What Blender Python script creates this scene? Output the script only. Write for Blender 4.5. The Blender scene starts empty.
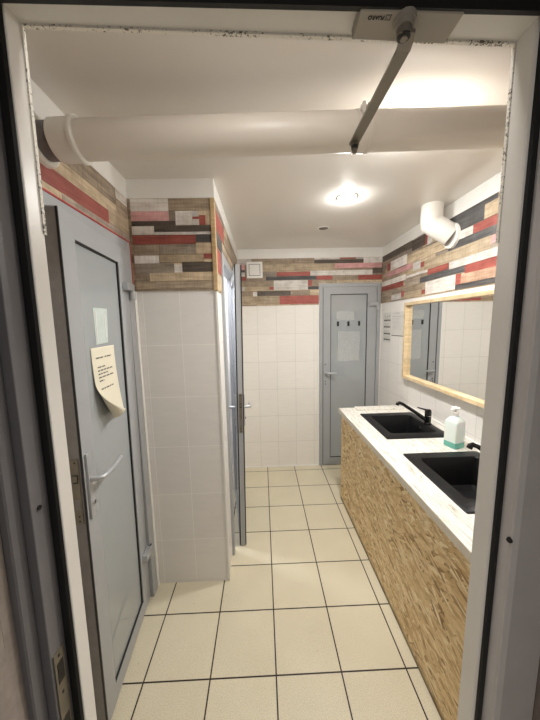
import bpy, bmesh, math, random
from mathutils import Vector, Matrix
random.seed(7)
SC = bpy.context.scene
COL = SC.collection

# ------------------------------------------------------------------ camera, world, exposure
F_PX, YAW, PITCH, ROLL, EYE = 280.87, 0.0263, 0.1267, 0.0223, 1.60
cam_data = bpy.data.cameras.new('camera')
cam_data.sensor_fit = 'VERTICAL'
cam_data.sensor_height = 36.0
cam_data.lens = F_PX * 36.0 / 720.0
cam_data.clip_start = 0.02
cam = bpy.data.objects.new('camera', cam_data)
COL.objects.link(cam)
cy, sy, cp, sp = math.cos(YAW), math.sin(YAW), math.cos(PITCH), math.sin(PITCH)
fwd = Vector((sy * cp, cy * cp, -sp)); rgt = Vector((cy, -sy, 0)); dwn = fwd.cross(rgt)
r2 = math.cos(ROLL) * rgt + math.sin(ROLL) * dwn
d2 = -math.sin(ROLL) * rgt + math.cos(ROLL) * dwn
cam.matrix_world = Matrix(((r2.x, -d2.x, -fwd.x, 0.0), (r2.y, -d2.y, -fwd.y, 0.0), (r2.z, -d2.z, -fwd.z, EYE), (0, 0, 0, 1)))
SC.camera = cam

world = bpy.data.worlds.new('world'); SC.world = world
world.use_nodes = True
world.node_tree.nodes['Background'].inputs[0].default_value = (1.0, 0.98, 0.96, 1)
WORLD_STRENGTH = 0.18
world.node_tree.nodes['Background'].inputs[1].default_value = WORLD_STRENGTH
LAMP = 300.0          # emission of the lit ceiling lights
CABIN_FILL = 240.0     # unseen lamp added for the bluish window daylight in the cubicle
SC.view_settings.view_transform = 'Standard'
SC.view_settings.look = 'None'
SC.view_settings.exposure = 0.98
SC.view_settings.gamma = 1.0
SC.view_settings.use_curve_mapping = False

# ------------------------------------------------------------------ materials
def lin(c):
    o = []
    for v in c[:3]:
        v /= 255.0
        o.append(v / 12.92 if v <= 0.04045 else ((v + 0.055) / 1.055) ** 2.4)
    return (o[0], o[1], o[2], 1.0)

class NT:
    def __init__(self, name):
        self.m = bpy.data.materials.new(name); self.m.use_nodes = True
        self.t = self.m.node_tree; self.n = self.t.nodes
        self.b = self.n['Principled BSDF']
    def new(self, ty, **kw):
        x = self.n.new(ty)
        for k, v in kw.items(): setattr(x, k, v)
        return x
    def l(self, a, b): self.t.links.new(a, b)
    def set(self, **kw):
        for k, v in kw.items(): self.b.inputs[k.replace('_', ' ')].default_value = v
    def coord(self): return self.new('ShaderNodeTexCoord').outputs['Object']
    def mapping(self, src, scale=(1, 1, 1), loc=(0, 0, 0), rot=(0, 0, 0)):
        m = self.new('ShaderNodeMapping'); self.l(src, m.inputs[0])
        m.inputs['Scale'].default_value = scale; m.inputs['Location'].default_value = loc; m.inputs['Rotation'].default_value = rot
        return m.outputs[0]
    def noise(self, vec, scale=5.0, detail=3.0, rough=0.5, dist=0.0):
        n = self.new('ShaderNodeTexNoise'); self.l(vec, n.inputs['Vector'])
        n.inputs['Scale'].default_value = scale; n.inputs['Detail'].default_value = detail
        n.inputs['Roughness'].default_value = rough; n.inputs['Distortion'].default_value = dist
        return n.outputs['Fac']
    def ramp(self, fac, stops, interp='LINEAR'):
        r = self.new('ShaderNodeValToRGB'); self.l(fac, r.inputs[0]); cr = r.color_ramp; cr.interpolation = interp
        while len(cr.elements) < len(stops): cr.elements.new(0.5)
        for e, (p, c) in zip(cr.elements, stops):
            e.position = p; e.color = c
        return r.outputs[0]
    def mix(self, fac, a, b, blend='MIX'):
        m = self.new('ShaderNodeMix', data_type='RGBA', blend_type=blend)
        for s, v in ((m.inputs[0], fac), (m.inputs[6], a), (m.inputs[7], b)):
            if hasattr(v, 'default_value') or hasattr(v, 'links'): self.l(v, s)
            else: s.default_value = v
        return m.outputs[2]
    def math(self, op, a, b=None):
        m = self.new('ShaderNodeMath', operation=op)
        for i, v in enumerate((a, b)):
            if v is None: continue
            if hasattr(v, 'links'): self.l(v, m.inputs[i])
            else: m.inputs[i].default_value = v
        return m.outputs[0]
    def bump(self, h, strength=0.2, dist=0.002):
        b = self.new('ShaderNodeBump'); self.l(h, b.inputs['Height'])
        b.inputs['Strength'].default_value = strength; b.inputs['Distance'].default_value = dist
        self.l(b.outputs[0], self.b.inputs['Normal'])
    def color(self, c): self.l(c, self.b.inputs['Base Color'])

def plain(name, rgb, rough=0.5, metal=0.0, var=0.04, vscale=6.0, bump=0.0, spec=0.5):
    """one colour with a slight mottling"""
    k = NT(name); c = lin(rgb)
    f = k.noise(k.coord(), vscale, 4)
    lo = tuple(v * (1 - var) for v in c[:3]) + (1,); hi = tuple(min(1, v * (1 + var)) for v in c[:3]) + (1,)
    k.color(k.ramp(f, [(0.3, lo), (0.7, hi)]))
    k.set(Roughness=rough, Metallic=metal)
    k.b.inputs['Specular IOR Level'].default_value = spec
    if bump: k.bump(k.noise(k.coord(), 120, 2), bump, 0.001)
    return k.m

def tile_wall(name, axis, off_u, off_z, rgb, grout=0.70):
    k = NT(name)
    s = k.new('ShaderNodeSeparateXYZ'); k.l(k.coord(), s.inputs[0])
    c = k.new('ShaderNodeCombineXYZ')
    k.l(k.math('ADD', s.outputs[axis], off_u + 4.0), c.inputs[0]); k.l(k.math('ADD', s.outputs[2], off_z), c.inputs[1])
    b = k.new('ShaderNodeTexBrick'); k.l(c.outputs[0], b.inputs['Vector'])
    b.offset = 0.0; b.squash = 1.0
    b.inputs['Scale'].default_value = 1.0; b.inputs['Brick Width'].default_value = 0.2; b.inputs['Row Height'].default_value = 0.3
    b.inputs['Mortar Size'].default_value = 0.0016; b.inputs['Mortar Smooth'].default_value = 0.3; b.inputs['Bias'].default_value = 0
    base = lin(rgb)
    b.inputs['Color1'].default_value = base
    b.inputs['Color2'].default_value = tuple(v * 0.965 for v in base[:3]) + (1,)
    b.inputs['Mortar'].default_value = tuple(min(1, v * grout) for v in base[:3]) + (1,)
    f = k.noise(k.mapping(k.coord(), (9, 9, 40)), 1.0, 4)
    k.color(k.mix(0.5, b.outputs['Color'], k.mix(1.0, b.outputs['Color'], k.ramp(f, [(0.3, (.93, .93, .93, 1)), (0.7, (1, 1, 1, 1))]), 'MULTIPLY')))
    k.set(Roughness=0.28); k.b.inputs['Specular IOR Level'].default_value = 0.4
    k.bump(k.math('SUBTRACT', 1.0, b.outputs['Fac']), 0.35, 0.0015)
    return k.m

def floor_tiles():
    k = NT('cream_floor_tiles')
    mp = k.mapping(k.coord(), (1, 1, 1), (-0.0253 + 0.3018 * 20, -1.0958 + 0.3018 * 20, 0))
    b = k.new('ShaderNodeTexBrick'); k.l(mp, b.inputs['Vector'])
    b.offset = 0.0
    b.inputs['Scale'].default_value = 1.0; b.inputs['Brick Width'].default_value = 0.3018; b.inputs['Row Height'].default_value = 0.3018
    b.inputs['Mortar Size'].default_value = 0.0036; b.inputs['Mortar Smooth'].default_value = 0.2
    base = lin((226, 217, 192))
    b.inputs['Color1'].default_value = base; b.inputs['Color2'].default_value = tuple(v * .96 for v in base[:3]) + (1,)
    b.inputs['Mortar'].default_value = lin((48, 38, 28))
    sp_ = k.noise(k.coord(), 260, 3, 0.7)
    speck = k.ramp(sp_, [(0.36, (.76, .73, .68, 1)), (0.52, (1, 1, 1, 1))])
    cl = k.ramp(k.noise(k.coord(), 5, 4), [(0.3, (.94, .935, .92, 1)), (0.7, (1, 1, 1, 1))])
    dirt = k.ramp(k.noise(k.coord(), 45, 2), [(0.74, (1, 1, 1, 1)), (0.79, (.62, .55, .46, 1))])
    c = k.mix(1.0, k.mix(1.0, k.mix(1.0, b.outputs['Color'], speck, 'MULTIPLY'), cl, 'MULTIPLY'), dirt, 'MULTIPLY')
    k.color(c)
    k.set(Roughness=0.38); k.b.inputs['Specular IOR Level'].default_value = 0.35
    k.bump(k.math('SUBTRACT', 1.0, b.outputs['Fac']), 0.4, 0.002)
    return k.m

def wood(name, dark, mid, light, streak=1.0, rough=0.6, knots=True):
    k = NT(name)
    co = k.coord()
    info = k.new('ShaderNodeNewGeometry').outputs['Random Per Island']
    off = k.new('ShaderNodeCombineXYZ')
    k.l(k.math('MULTIPLY', info, 7.0), off.inputs[0]); k.l(k.math('MULTIPLY', info, 5.0), off.inputs[1])
    add = k.new('ShaderNodeVectorMath', operation='ADD'); k.l(co, add.inputs[0]); k.l(off.outputs[0], add.inputs[1])
    v = add.outputs[0]
    f1 = k.noise(k.mapping(v, (5, 5, 70)), 1.0, 5, 0.65, 0.6)
    f2 = k.noise(k.mapping(v, (12, 12, 16)), 1.0, 3, 0.6)
    f3 = k.noise(k.mapping(v, (150, 150, 8)), 1.0, 1, 0.5)     # faint saw marks across the grain
    c = k.ramp(f1, [(0.25, lin(dark)), (0.5, lin(mid)), (0.75, lin(light))])
    c = k.mix(1.0, c, k.ramp(f2, [(0.25, (.70, .68, .66, 1)), (0.6, (1, 1, 1, 1))]), 'MULTIPLY')
    c = k.mix(0.35 * streak, c, k.mix(1.0, c, k.ramp(f3, [(0.35, (.55, .55, .55, 1)), (0.6, (1.1, 1.1, 1.1, 1))]), 'MULTIPLY'))
    t = k.ramp(info, [(0.0, (.80, .79, .78, 1)), (1.0, (1.12, 1.1, 1.08, 1))])
    c = k.mix(1.0, c, t, 'MULTIPLY')
    k.color(c); k.set(Roughness=rough)
    k.bump(f1, 0.15, 0.001)
    return k.m

def osb():
    k = NT('oriented_strand_board')
    s = k.new('ShaderNodeSeparateXYZ'); k.l(k.coord(), s.inputs[0])
    c2 = k.new('ShaderNodeCombineXYZ'); k.l(s.outputs[1], c2.inputs[0]); k.l(s.outputs[2], c2.inputs[1]); k.l(s.outputs[0], c2.inputs[2])
    warp = k.new('ShaderNodeTexNoise'); k.l(c2.outputs[0], warp.inputs['Vector']); warp.inputs['Scale'].default_value = 7.0
    wv = k.new('ShaderNodeVectorMath', operation='MULTIPLY_ADD'); k.l(warp.outputs['Color'], wv.inputs[0])
    wv.inputs[1].default_value = (0.045, 0.045, 0.0); k.l(c2.outputs[0], wv.inputs[2])
    cols = []
    for i, (rot, sc) in enumerate(((0.15, (12, 60, 1)), (0.95, (13, 62, 1)), (-0.65, (14, 68, 1)), (0.45, (15, 74, 1)), (-0.2, (16, 84, 1)))):
        m = k.mapping(wv.outputs[0], (1, 1, 1), (i * 3.1, i * 1.7, 0), (0, 0, rot))
        m = k.mapping(m, sc)
        vo = k.new('ShaderNodeTexVoronoi', feature='F1'); k.l(m, vo.inputs['Vector']); vo.inputs['Scale'].default_value = 1.0
        sv = k.new('ShaderNodeSeparateColor'); k.l(vo.outputs['Color'], sv.inputs[0])
        cols.append((sv.outputs[0], sv.outputs[1], vo.outputs['Distance']))
    stops = [(0.0, lin((150, 112, 68))), (0.12, lin((206, 172, 120))), (0.5, lin((230, 202, 152))), (0.8, lin((238, 214, 168))), (1.0, lin((250, 236, 204)))]
    c = k.ramp(cols[0][0], stops)
    for r_, g_, d_ in cols[1:]:
        sel = k.ramp(g_, [(0.60, (0, 0, 0, 1)), (0.62, (1, 1, 1, 1))])
        c = k.mix(sel, c, k.ramp(r_, stops))
    for rot, th in ((0.25, 0.345), (-0.6, 0.33), (0.95, 0.335)):      # dark slivers between strands
        thin = k.ramp(k.noise(k.mapping(wv.outputs[0], (24, 150, 1), (rot * 5, 0, 0), (0, 0, rot)), 1.0, 3, 0.6), [(th - 0.03, (.42, .31, .20, 1)), (th + 0.03, (1, 1, 1, 1))])
        c = k.mix(0.85, c, k.mix(1.0, c, thin, 'MULTIPLY'))
    grain = k.ramp(k.noise(k.mapping(wv.outputs[0], (16, 320, 1), (0, 0, 0), (0, 0, 0.1)), 1.0, 3, 0.6), [(0.3, (.86, .84, .80, 1)), (0.6, (1.04, 1.04, 1.04, 1))])
    c = k.mix(1.0, c, grain, 'MULTIPLY')
    # darker, uneven band along the floor joint
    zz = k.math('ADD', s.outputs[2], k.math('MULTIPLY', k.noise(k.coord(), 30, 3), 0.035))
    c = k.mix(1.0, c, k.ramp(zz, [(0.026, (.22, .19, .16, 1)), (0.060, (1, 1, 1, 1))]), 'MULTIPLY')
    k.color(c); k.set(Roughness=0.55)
    k.bump(cols[0][0], 0.2, 0.0015)
    return k.m

def laminate():
    k = NT('whitewashed_laminate')
    co = k.coord()
    f1 = k.noise(k.mapping(co, (70, 5, 5)), 1.0, 5, 0.65, 0.8)
    f2 = k.noise(k.mapping(co, (22, 6, 3)), 1.0, 3, 0.6)
    f3 = k.noise(k.mapping(co, (160, 14, 5), (3, 1, 0)), 1.0, 3, 0.7, 0.4)
    c = k.ramp(f1, [(0.30, lin((190, 178, 160))), (0.43, lin((226, 221, 210))), (0.58, lin((240, 237, 229)))])
    c = k.mix(k.ramp(f3, [(0.34, (.85, .85, .85, 1)), (0.43, (0, 0, 0, 1))]), c, lin((146, 130, 108)))
    c = k.mix(1.0, c, k.ramp(f2, [(0.3, (.93, .92, .90, 1)), (0.6, (1, 1, 1, 1))]), 'MULTIPLY')
    k.color(c); k.set(Roughness=0.35)
    return k.m

def emis(name, rgb, strength):
    k = NT(name)
    k.b.inputs['Base Color'].default_value = lin((240, 240, 235))
    k.b.inputs['Emission Color'].default_value = rgb; k.b.inputs['Emission Strength'].default_value = strength
    return k.m

def mouldy():
    k = NT('mouldy_silicone')
    f = k.noise(k.coord(), 260, 4, 0.7)
    g = k.noise(k.coord(), 14, 2, 0.5)
    mask = k.math('ADD', f, k.math('MULTIPLY', k.math('SUBTRACT', g, 0.5), 0.5))
    k.color(k.ramp(mask, [(0.55, lin((236, 230, 218))), (0.63, lin((92, 82, 68)))]))
    k.set(Roughness=0.6); return k.m

def clear_film():
    k = NT('scratched_clear_film')
    tr = k.new('ShaderNodeBsdfTransparent'); mx = k.new('ShaderNodeMixShader')
    f = k.noise(k.mapping(k.coord(), (60, 60, 90)), 1.0, 5, 0.75)
    k.l(k.ramp(f, [(0.46, (.12, .12, .12, 1)), (0.72, (.60, .60, .60, 1))]), mx.inputs[0])
    k.l(tr.outputs[0], mx.inputs[1]); k.l(k.b.outputs[0], mx.inputs[2])
    k.set(Roughness=0.25); k.b.inputs['Base Color'].default_value = lin((240, 242, 240))
    k.l(mx.outputs[0], k.n['Material Output'].inputs['Surface'])
    return k.m

M = {}
M['tile_col'] = tile_wall('white_tiles_cubicle', 0, 0.25, 0.005, (238, 234, 230), 1.2)
M['tile_back'] = tile_wall('white_tiles_back', 0, 0.045, 0.005, (243, 239, 232))
M['tile_side'] = tile_wall('white_tiles_side', 1, 0.0, 0.005, (244, 240, 235))
M['floor'] = floor_tiles()
M['ceiling'] = plain('glossy_stretch_ceiling', (232, 228, 222), 0.22, 0, 0.01, 1.2, 0, 0.35)
M['white'] = plain('white_painted_plastic', (240, 238, 233), 0.4, 0, 0.02)
M['pvc'] = plain('white_pvc_pipe', (232, 228, 220), 0.35, 0, 0.03)
M['pvc_grey'] = plain('aged_pvc_pipe', (222, 214, 204), 0.4, 0, 0.03)
M['plaster'] = plain('grey_plaster', (150, 138, 128), 0.9, 0, 0.12, 40, 0.5)
M['door_grey'] = plain('grey_powder_coated_aluminium', (166, 168, 170), 0.38, 0, 0.03)
M['door_panel'] = plain('pale_grey_green_panel', (163, 168, 170), 0.04, 0, 0.03, 2.0, 0, 0.9)
M['edge_grey'] = plain('dull_aluminium_edge', (128, 124, 120), 0.45, 0.2, 0.08, 30)
M['frame_white'] = plain('off_white_frame', (228, 223, 215), 0.32, 0, 0.03)
M['frame_dark'] = plain('dark_grey_frame', (112, 109, 110), 0.5, 0, 0.06, 14)
M['frame_side'] = plain('grey_frame_face', (196, 190, 186), 0.5, 0, 0.04, 20, 0.1)
M['gasket'] = plain('black_rubber', (14, 13, 13), 0.5, 0, 0.1)
M['red_paint'] = plain('red_sealing_edge', (178, 40, 42), 0.5, 0, 0.1)
M['steel'] = plain('worn_steel', (124, 116, 102), 0.45, 0.5, 0.1, 30)
M['handle'] = plain('satin_silver_handle', (186, 188, 190), 0.32, 0.4, 0.03)
M['chrome'] = plain('chrome', (210, 210, 210), 0.12, 1.0, 0.01)
M['closer'] = plain('beige_silver_closer', (158, 150, 138), 0.45, 0.15, 0.03)
M['closer_arm'] = plain('grey_steel_arm', (132, 124, 112), 0.4, 0.4, 0.06, 20)
M['dark'] = plain('dark_print', (30, 28, 26), 0.6, 0, 0.05)
M['mould'] = mouldy()
M['sink'] = plain('black_granite_composite', (22, 22, 23), 0.42, 0, 0.3, 240, 0.15, 0.25)
M['faucet'] = plain('black_faucet_finish', (16, 16, 17), 0.22, 0, 0.1)
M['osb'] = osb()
M['lam'] = laminate()
M['lam_edge'] = plain('pale_laminate_edge', (214, 206, 192), 0.4, 0, 0.06, 30)
M['pine'] = wood('pine_moulding', (190, 158, 112), (212, 184, 140), (228, 204, 164), 0.2, 0.45)
M['pine_pale'] = wood('pale_pine_frame', (214, 184, 138), (236, 212, 170), (244, 226, 192), 0.15, 0.4)
M['paper'] = plain('cream_paper', (232, 225, 204), 0.8, 0, 0.02)
M['paper_white'] = plain('white_paper', (224, 222, 217), 0.7, 0, 0.02)
M['ink'] = plain('grey_print', (95, 92, 88), 0.8, 0, 0.1)
M['ink_pale'] = plain('pale_grey_print', (176, 172, 166), 0.8, 0, 0.1)
M['sleeve'] = plain('cloudy_plastic_sleeve', (206, 218, 214), 0.2, 0, 0.05, 20)
M['film'] = clear_film()
M['soap_body'] = plain('translucent_white_plastic', (226, 236, 230), 0.25, 0, 0.02)
M['soap_body'].node_tree.nodes['Principled BSDF'].inputs['Subsurface Weight'].default_value = 0.3
M['soap_teal'] = plain('teal_liquid_soap', (112, 190, 176), 0.2, 0, 0.03)
M['lamp_on'] = emis('lit_diffuser', (1.0, 0.985, 0.955, 1), LAMP)
M['lamp_fill'] = emis('fill_light_diffuser', (1.0, 0.985, 0.955, 1), LAMP * 0.18)  # weak emission for the added fill lamp near the entrance
M['cabin_daylight_fill'] = emis('cool_fill_diffuser', (0.86, 0.90, 1.0, 1), CABIN_FILL)
M['lamp_off'] = plain('unlit_spotlight_glass', (120, 116, 108), 0.15, 0.2, 0.03)
k = NT('mirror_glass'); k.set(Metallic=1.0, Roughness=0.01); k.b.inputs['Base Color'].default_value = (0.9, 0.9, 0.89, 1); M['mirror'] = k.m
# planks
M['br'] = wood('weathered_brown_plank', (130, 114, 98), (170, 153, 132), (198, 182, 160))
M['tan'] = wood('tan_plank', (160, 142, 118), (202, 183, 154), (220, 204, 178), 0.8)
M['gb'] = wood('grey_brown_plank', (124, 115, 105), (160, 148, 134), (188, 175, 158))
M['db'] = wood('dark_brown_plank', (70, 62, 56), (94, 84, 76), (122, 112, 100))
M['dg'] = wood('charcoal_plank', (62, 62, 64), (86, 85, 86), (110, 108, 106), 0.5)
M['wh'] = wood('whitewashed_plank', (196, 190, 182), (226, 222, 216), (238, 236, 232), 0.4)
M['wg'] = wood('worn_grey_white_plank', (208, 202, 196), (234, 230, 226), (244, 242, 238), 0.6)
M['rd'] = wood('red_plank', (146, 74, 66), (170, 88, 78), (190, 114, 102), 0.4)
M['pk'] = wood('pink_plank', (196, 142, 142), (218, 166, 166), (226, 184, 182), 0.4)
M['rb'] = wood('reddish_tan_plank', (158, 124, 104), (194, 160, 136), (212, 186, 162), 0.7)

# ------------------------------------------------------------------ mesh helpers
class MB:
    def __init__(self): self.v = []; self.f = []; self.mi = []; self.mats = []; self.sm = []
    def mat(self, m):
        if m not in self.mats: self.mats.append(m)
        return self.mats.index(m)
    def add(self, vs, fs, m, smooth=False):
        o = len(self.v); self.v += [tuple(p) for p in vs]; i = self.mat(m)
        for f in fs: self.f.append([o + q for q in f]); self.mi.append(i); self.sm.append(smooth)
    def hexa(self, p, m):     # p: 4 bottom (ccw from above) + 4 top
        self.add(p, [(3, 2, 1, 0), (4, 5, 6, 7), (0, 1, 5, 4), (1, 2, 6, 5), (2, 3, 7, 6), (3, 0, 4, 7)], m)
    def box(self, x0, x1, y0, y1, z0, z1, m):
        x0, x1 = min(x0, x1), max(x0, x1); y0, y1 = min(y0, y1), max(y0, y1); z0, z1 = min(z0, z1), max(z0, z1)
        self.hexa([(x0, y0, z0), (x1, y0, z0), (x1, y1, z0), (x0, y1, z0), (x0, y0, z1), (x1, y0, z1), (x1, y1, z1), (x0, y1, z1)], m)
    def prism(self, pts, z0, z1, m):   # plan polygon, ccw
        n = len(pts)
        vs = [(x, y, z0) for x, y in pts] + [(x, y, z1) for x, y in pts]
        self.add(vs, [tuple(reversed(range(n))), tuple(range(n, 2 * n))] + [(i, (i + 1) % n, n + (i + 1) % n, n + i) for i in range(n)], m)
    def tube(self, path, rad, m, n=20, caps=True, flat=None):
        """swept circle along a path; rad is one radius or one per point"""
        P = [Vector(p) for p in path]; R = rad if isinstance(rad, (list, tuple)) else [rad] * len(P)
        vs = []; prev = None
        for i, p in enumerate(P):
            if i == 0: d = P[1] - P[0]
            elif i == len(P) - 1: d = P[-1] - P[-2]
            else: d = (P[i + 1] - p).normalized() + (p - P[i - 1]).normalized()
            if d.length < 1e-9: d = prev_d
            d.normalize(); prev_d = d
            if prev is None:
                u = d.orthogonal().normalized()
            else:
                u = (prev - d * prev.dot(d)).normalized()
            prev = u; w = d.cross(u)
            for k_ in range(n):
                a = 2 * math.pi * k_ / n
                vs.append(p + (u * math.cos(a) + w * math.sin(a)) * R[i])
        fs = []
        for i in range(len(P) - 1):
            for k_ in range(n):
                fs.append((i * n + k_, i * n + (k_ + 1) % n, (i + 1) * n + (k_ + 1) % n, (i + 1) * n + k_))
        self.add(vs, fs, m, True)
        if caps:
            e = (len(P) - 1) * n
            self.add(vs[:n], [tuple(reversed(range(n)))], m); self.add(vs[e:], [tuple(range(n))], m)
    def lathe(self, prof, c, m, n=28):   # profile [(r, z)], vertical axis
        vs = []; fs = []
        for r, z in prof:
            for k_ in range(n):
                a = 2 * math.pi * k_ / n
                vs.append((c[0] + r * math.cos(a), c[1] + r * math.sin(a), c[2] + z))
        for i in range(len(prof) - 1):
            for k_ in range(n):
                fs.append((i * n + k_, i * n + (k_ + 1) % n, (i + 1) * n + (k_ + 1) % n, (i + 1) * n + k_))
        self.add(vs, fs, m, True)
    def build(self, name, parent=None, bevel=0.0, seg=2, at=None, smooth_angle=None):
        """at = world point that becomes the object's origin"""
        me = bpy.data.meshes.new(name)
        off = Vector(at) if at is not None else Vector((0, 0, 0))
        me.from_pydata([tuple(Vector(p) - off) for p in self.v], [], self.f)
        for m in self.mats: me.materials.append(m)
        for p, i, s in zip(me.polygons, self.mi, self.sm): p.material_index = i; p.use_smooth = s
        bm = bmesh.new(); bm.from_mesh(me)
        bmesh.ops.remove_doubles(bm, verts=bm.verts, dist=1e-6) if any(self.sm) else None
        bmesh.ops.recalc_face_normals(bm, faces=bm.faces)
        bm.to_mesh(me); bm.free()
        if any(self.sm):
            me.set_sharp_from_angle(angle=math.radians(40))
        o = bpy.data.objects.new(name, me); COL.objects.link(o)
        o.location = off
        if parent is not None: o.parent = parent
        if bevel:
            b = o.modifiers.new('bevel', 'BEVEL'); b.width = bevel; b.segments = seg; b.limit_method = 'ANGLE'; b.angle_limit = math.radians(50)
        return o

def tag(o, label=None, cat=None, group=None, kind=None):
    for k_, v in (('label', label), ('category', cat), ('group', group), ('kind', kind)):
        if v: o[k_] = v
    return o
def empty(name, loc=(0, 0, 0), rz=0.0):
    o = bpy.data.objects.new(name, None); COL.objects.link(o); o.location = loc; o.rotation_euler = (0, 0, rz)
    o.empty_display_size = 0.05
    return o
def copy_tree(o, parent=None):
    c = o.copy(); COL.objects.link(c); c.parent = parent
    for ch in list(o.children): copy_tree(ch, c)
    return c
def slab(mb, us, vs, holes, w0, w1, m, place):
    """grid of cells between us and vs with holes left out, from w0 to w1; place(u,v,w) -> xyz. One closed sheet."""
    us = sorted(set(us + [h[0] for h in holes] + [h[1] for h in holes])); vs = sorted(set(vs + [h[2] for h in holes] + [h[3] for h in holes]))
    def solid(i, j):
        if i < 0 or j < 0 or i >= len(us) - 1 or j >= len(vs) - 1: return False
        cu = (us[i] + us[i + 1]) / 2; cv = (vs[j] + vs[j + 1]) / 2
        return not any(h[0] < cu < h[1] and h[2] < cv < h[3] for h in holes)
    def quad(a): mb.add([place(*p) for p in a], [(0, 1, 2, 3)], m)
    for i in range(len(us) - 1):
        for j in range(len(vs) - 1):
            if not solid(i, j): continue
            a, b, c, d = us[i], us[i + 1], vs[j], vs[j + 1]
            quad([(a, c, w0), (b, c, w0), (b, d, w0), (a, d, w0)]); quad([(a, c, w1), (a, d, w1), (b, d, w1), (b, c, w1)])
            if not solid(i - 1, j): quad([(a, c, w0), (a, d, w0), (a, d, w1), (a, c, w1)])
            if not solid(i + 1, j): quad([(b, c, w0), (b, c, w1), (b, d, w1), (b, d, w0)])
            if not solid(i, j - 1): quad([(a, c, w0), (a, c, w1), (b, c, w1), (b, c, w0)])
            if not solid(i, j + 1): quad([(a, d, w0), (b, d, w0), (b, d, w1), (a, d, w1)])
def weld(o):
    bm = bmesh.new(); bm.from_mesh(o.data); bmesh.ops.remove_doubles(bm, verts=bm.verts, dist=1e-5); bmesh.ops.recalc_face_normals(bm, faces=bm.faces)
    bm.to_mesh(o.data); bm.free(); return o
def struct(o): o['kind'] = 'structure'; return o

# ------------------------------------------------------------------ setting
XL, XR, YB, ZC = -0.70, 1.28, 3.00, 2.363     # left wall, right wall, back wall, ceiling
YF, XC, YC = 0.43, -0.246, 1.595               # entrance wall, cubicle side wall, cubicle front wall
BAND0, BAND1 = 1.793, 2.268                    # plank band between tiles and cornice
b = MB(); b.box(-1.1, 1.5, -1.2, 3.3, -0.08, 0, M['floor']); struct(b.build('floor'))
b = MB(); b.box(-1.1, 1.5, 0.15, 3.3, ZC, ZC + 0.08, M['ceiling']); struct(b.build('ceiling'))

wl = MB(); slab(wl, [0.15, 1.68], [0, ZC], [(0.94, 1.53, 0.0, 2.02)], XL - 0.10, XL, M['tile_side'], lambda u, v, w: (w, u, v))
wl.box(XL - 0.13, XL - 0.10, 0.9, 1.6, 0, 2.1, M['tile_side'])
wall_left = struct(weld(wl.build('wall_left')))
wb = MB(); slab(wb, [-0.85, 1.40], [0, ZC], [(0.632, 1.242, 0.0, 1.987)], YB, YB + 0.10, M['tile_back'], lambda u, v, w: (u, w, v))
wb.box(0.55, 1.3, YB + 0.10, YB + 0.13, 0, 2.1, M['tile_back'])
wall_back = struct(weld(wb.build('wall_back')))
wr = MB(); wr.box(XR, XR + 0.1, 0.15, YB, 0, ZC, M['tile_side']); wall_right = struct(wr.build('wall_right'))
wf = MB(); slab(wf, [-0.85, 1.28], [0, ZC], [(-0.353, 0.46, 0.0, 2.06)], 0.15, YF, M['plaster'], lambda u, v, w: (u, w, v))
wall_front = struct(weld(wf.build('wall_front')))
# toilet cubicle built into the left half: front wall and side wall with its doorway
wc = MB(); wc.box(XL, XC, YC, YC + 0.07, 0, ZC, M['tile_col']); wall_cubicle = struct(wc.build('wall_cubicle'))
ws = MB(); slab(ws, [YC + 0.07, YB], [0, ZC], [(1.80, 2.545, 0.0, 2.02)], XC - 0.07, XC, M['tile_side'], lambda u, v, w: (w, u, v))
wall_side = struct(weld(ws.build('wall_partition')))
b = MB(); b.box(XL - 0.1, XL, 1.68, YB, 0, ZC, M['tile_side']); struct(b.build('wall_cubicle_far'))

# cornice: plain white band under the ceiling
for nm, par, bx in (('cornice', wall_left, (XL, XL + 0.012, YF, YC, BAND1, ZC)), ('cornice', wall_back, (XC, XR, YB - 0.012, YB, BAND1, ZC)),
                    ('cornice', wall_right, (XR - 0.012, XR, YF, YB - 0.012, BAND1, ZC)), ('cornice', wall_cubicle, (XL + 0.012, XC, YC - 0.012, YC, BAND1, ZC)),
                    ('cornice', wall_side, (XC, XC + 0.012, YC - 0.012, YB - 0.012, BAND1, ZC))):
    b = MB(); b.box(*bx, M['white']); struct(b.build(nm, par))

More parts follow.
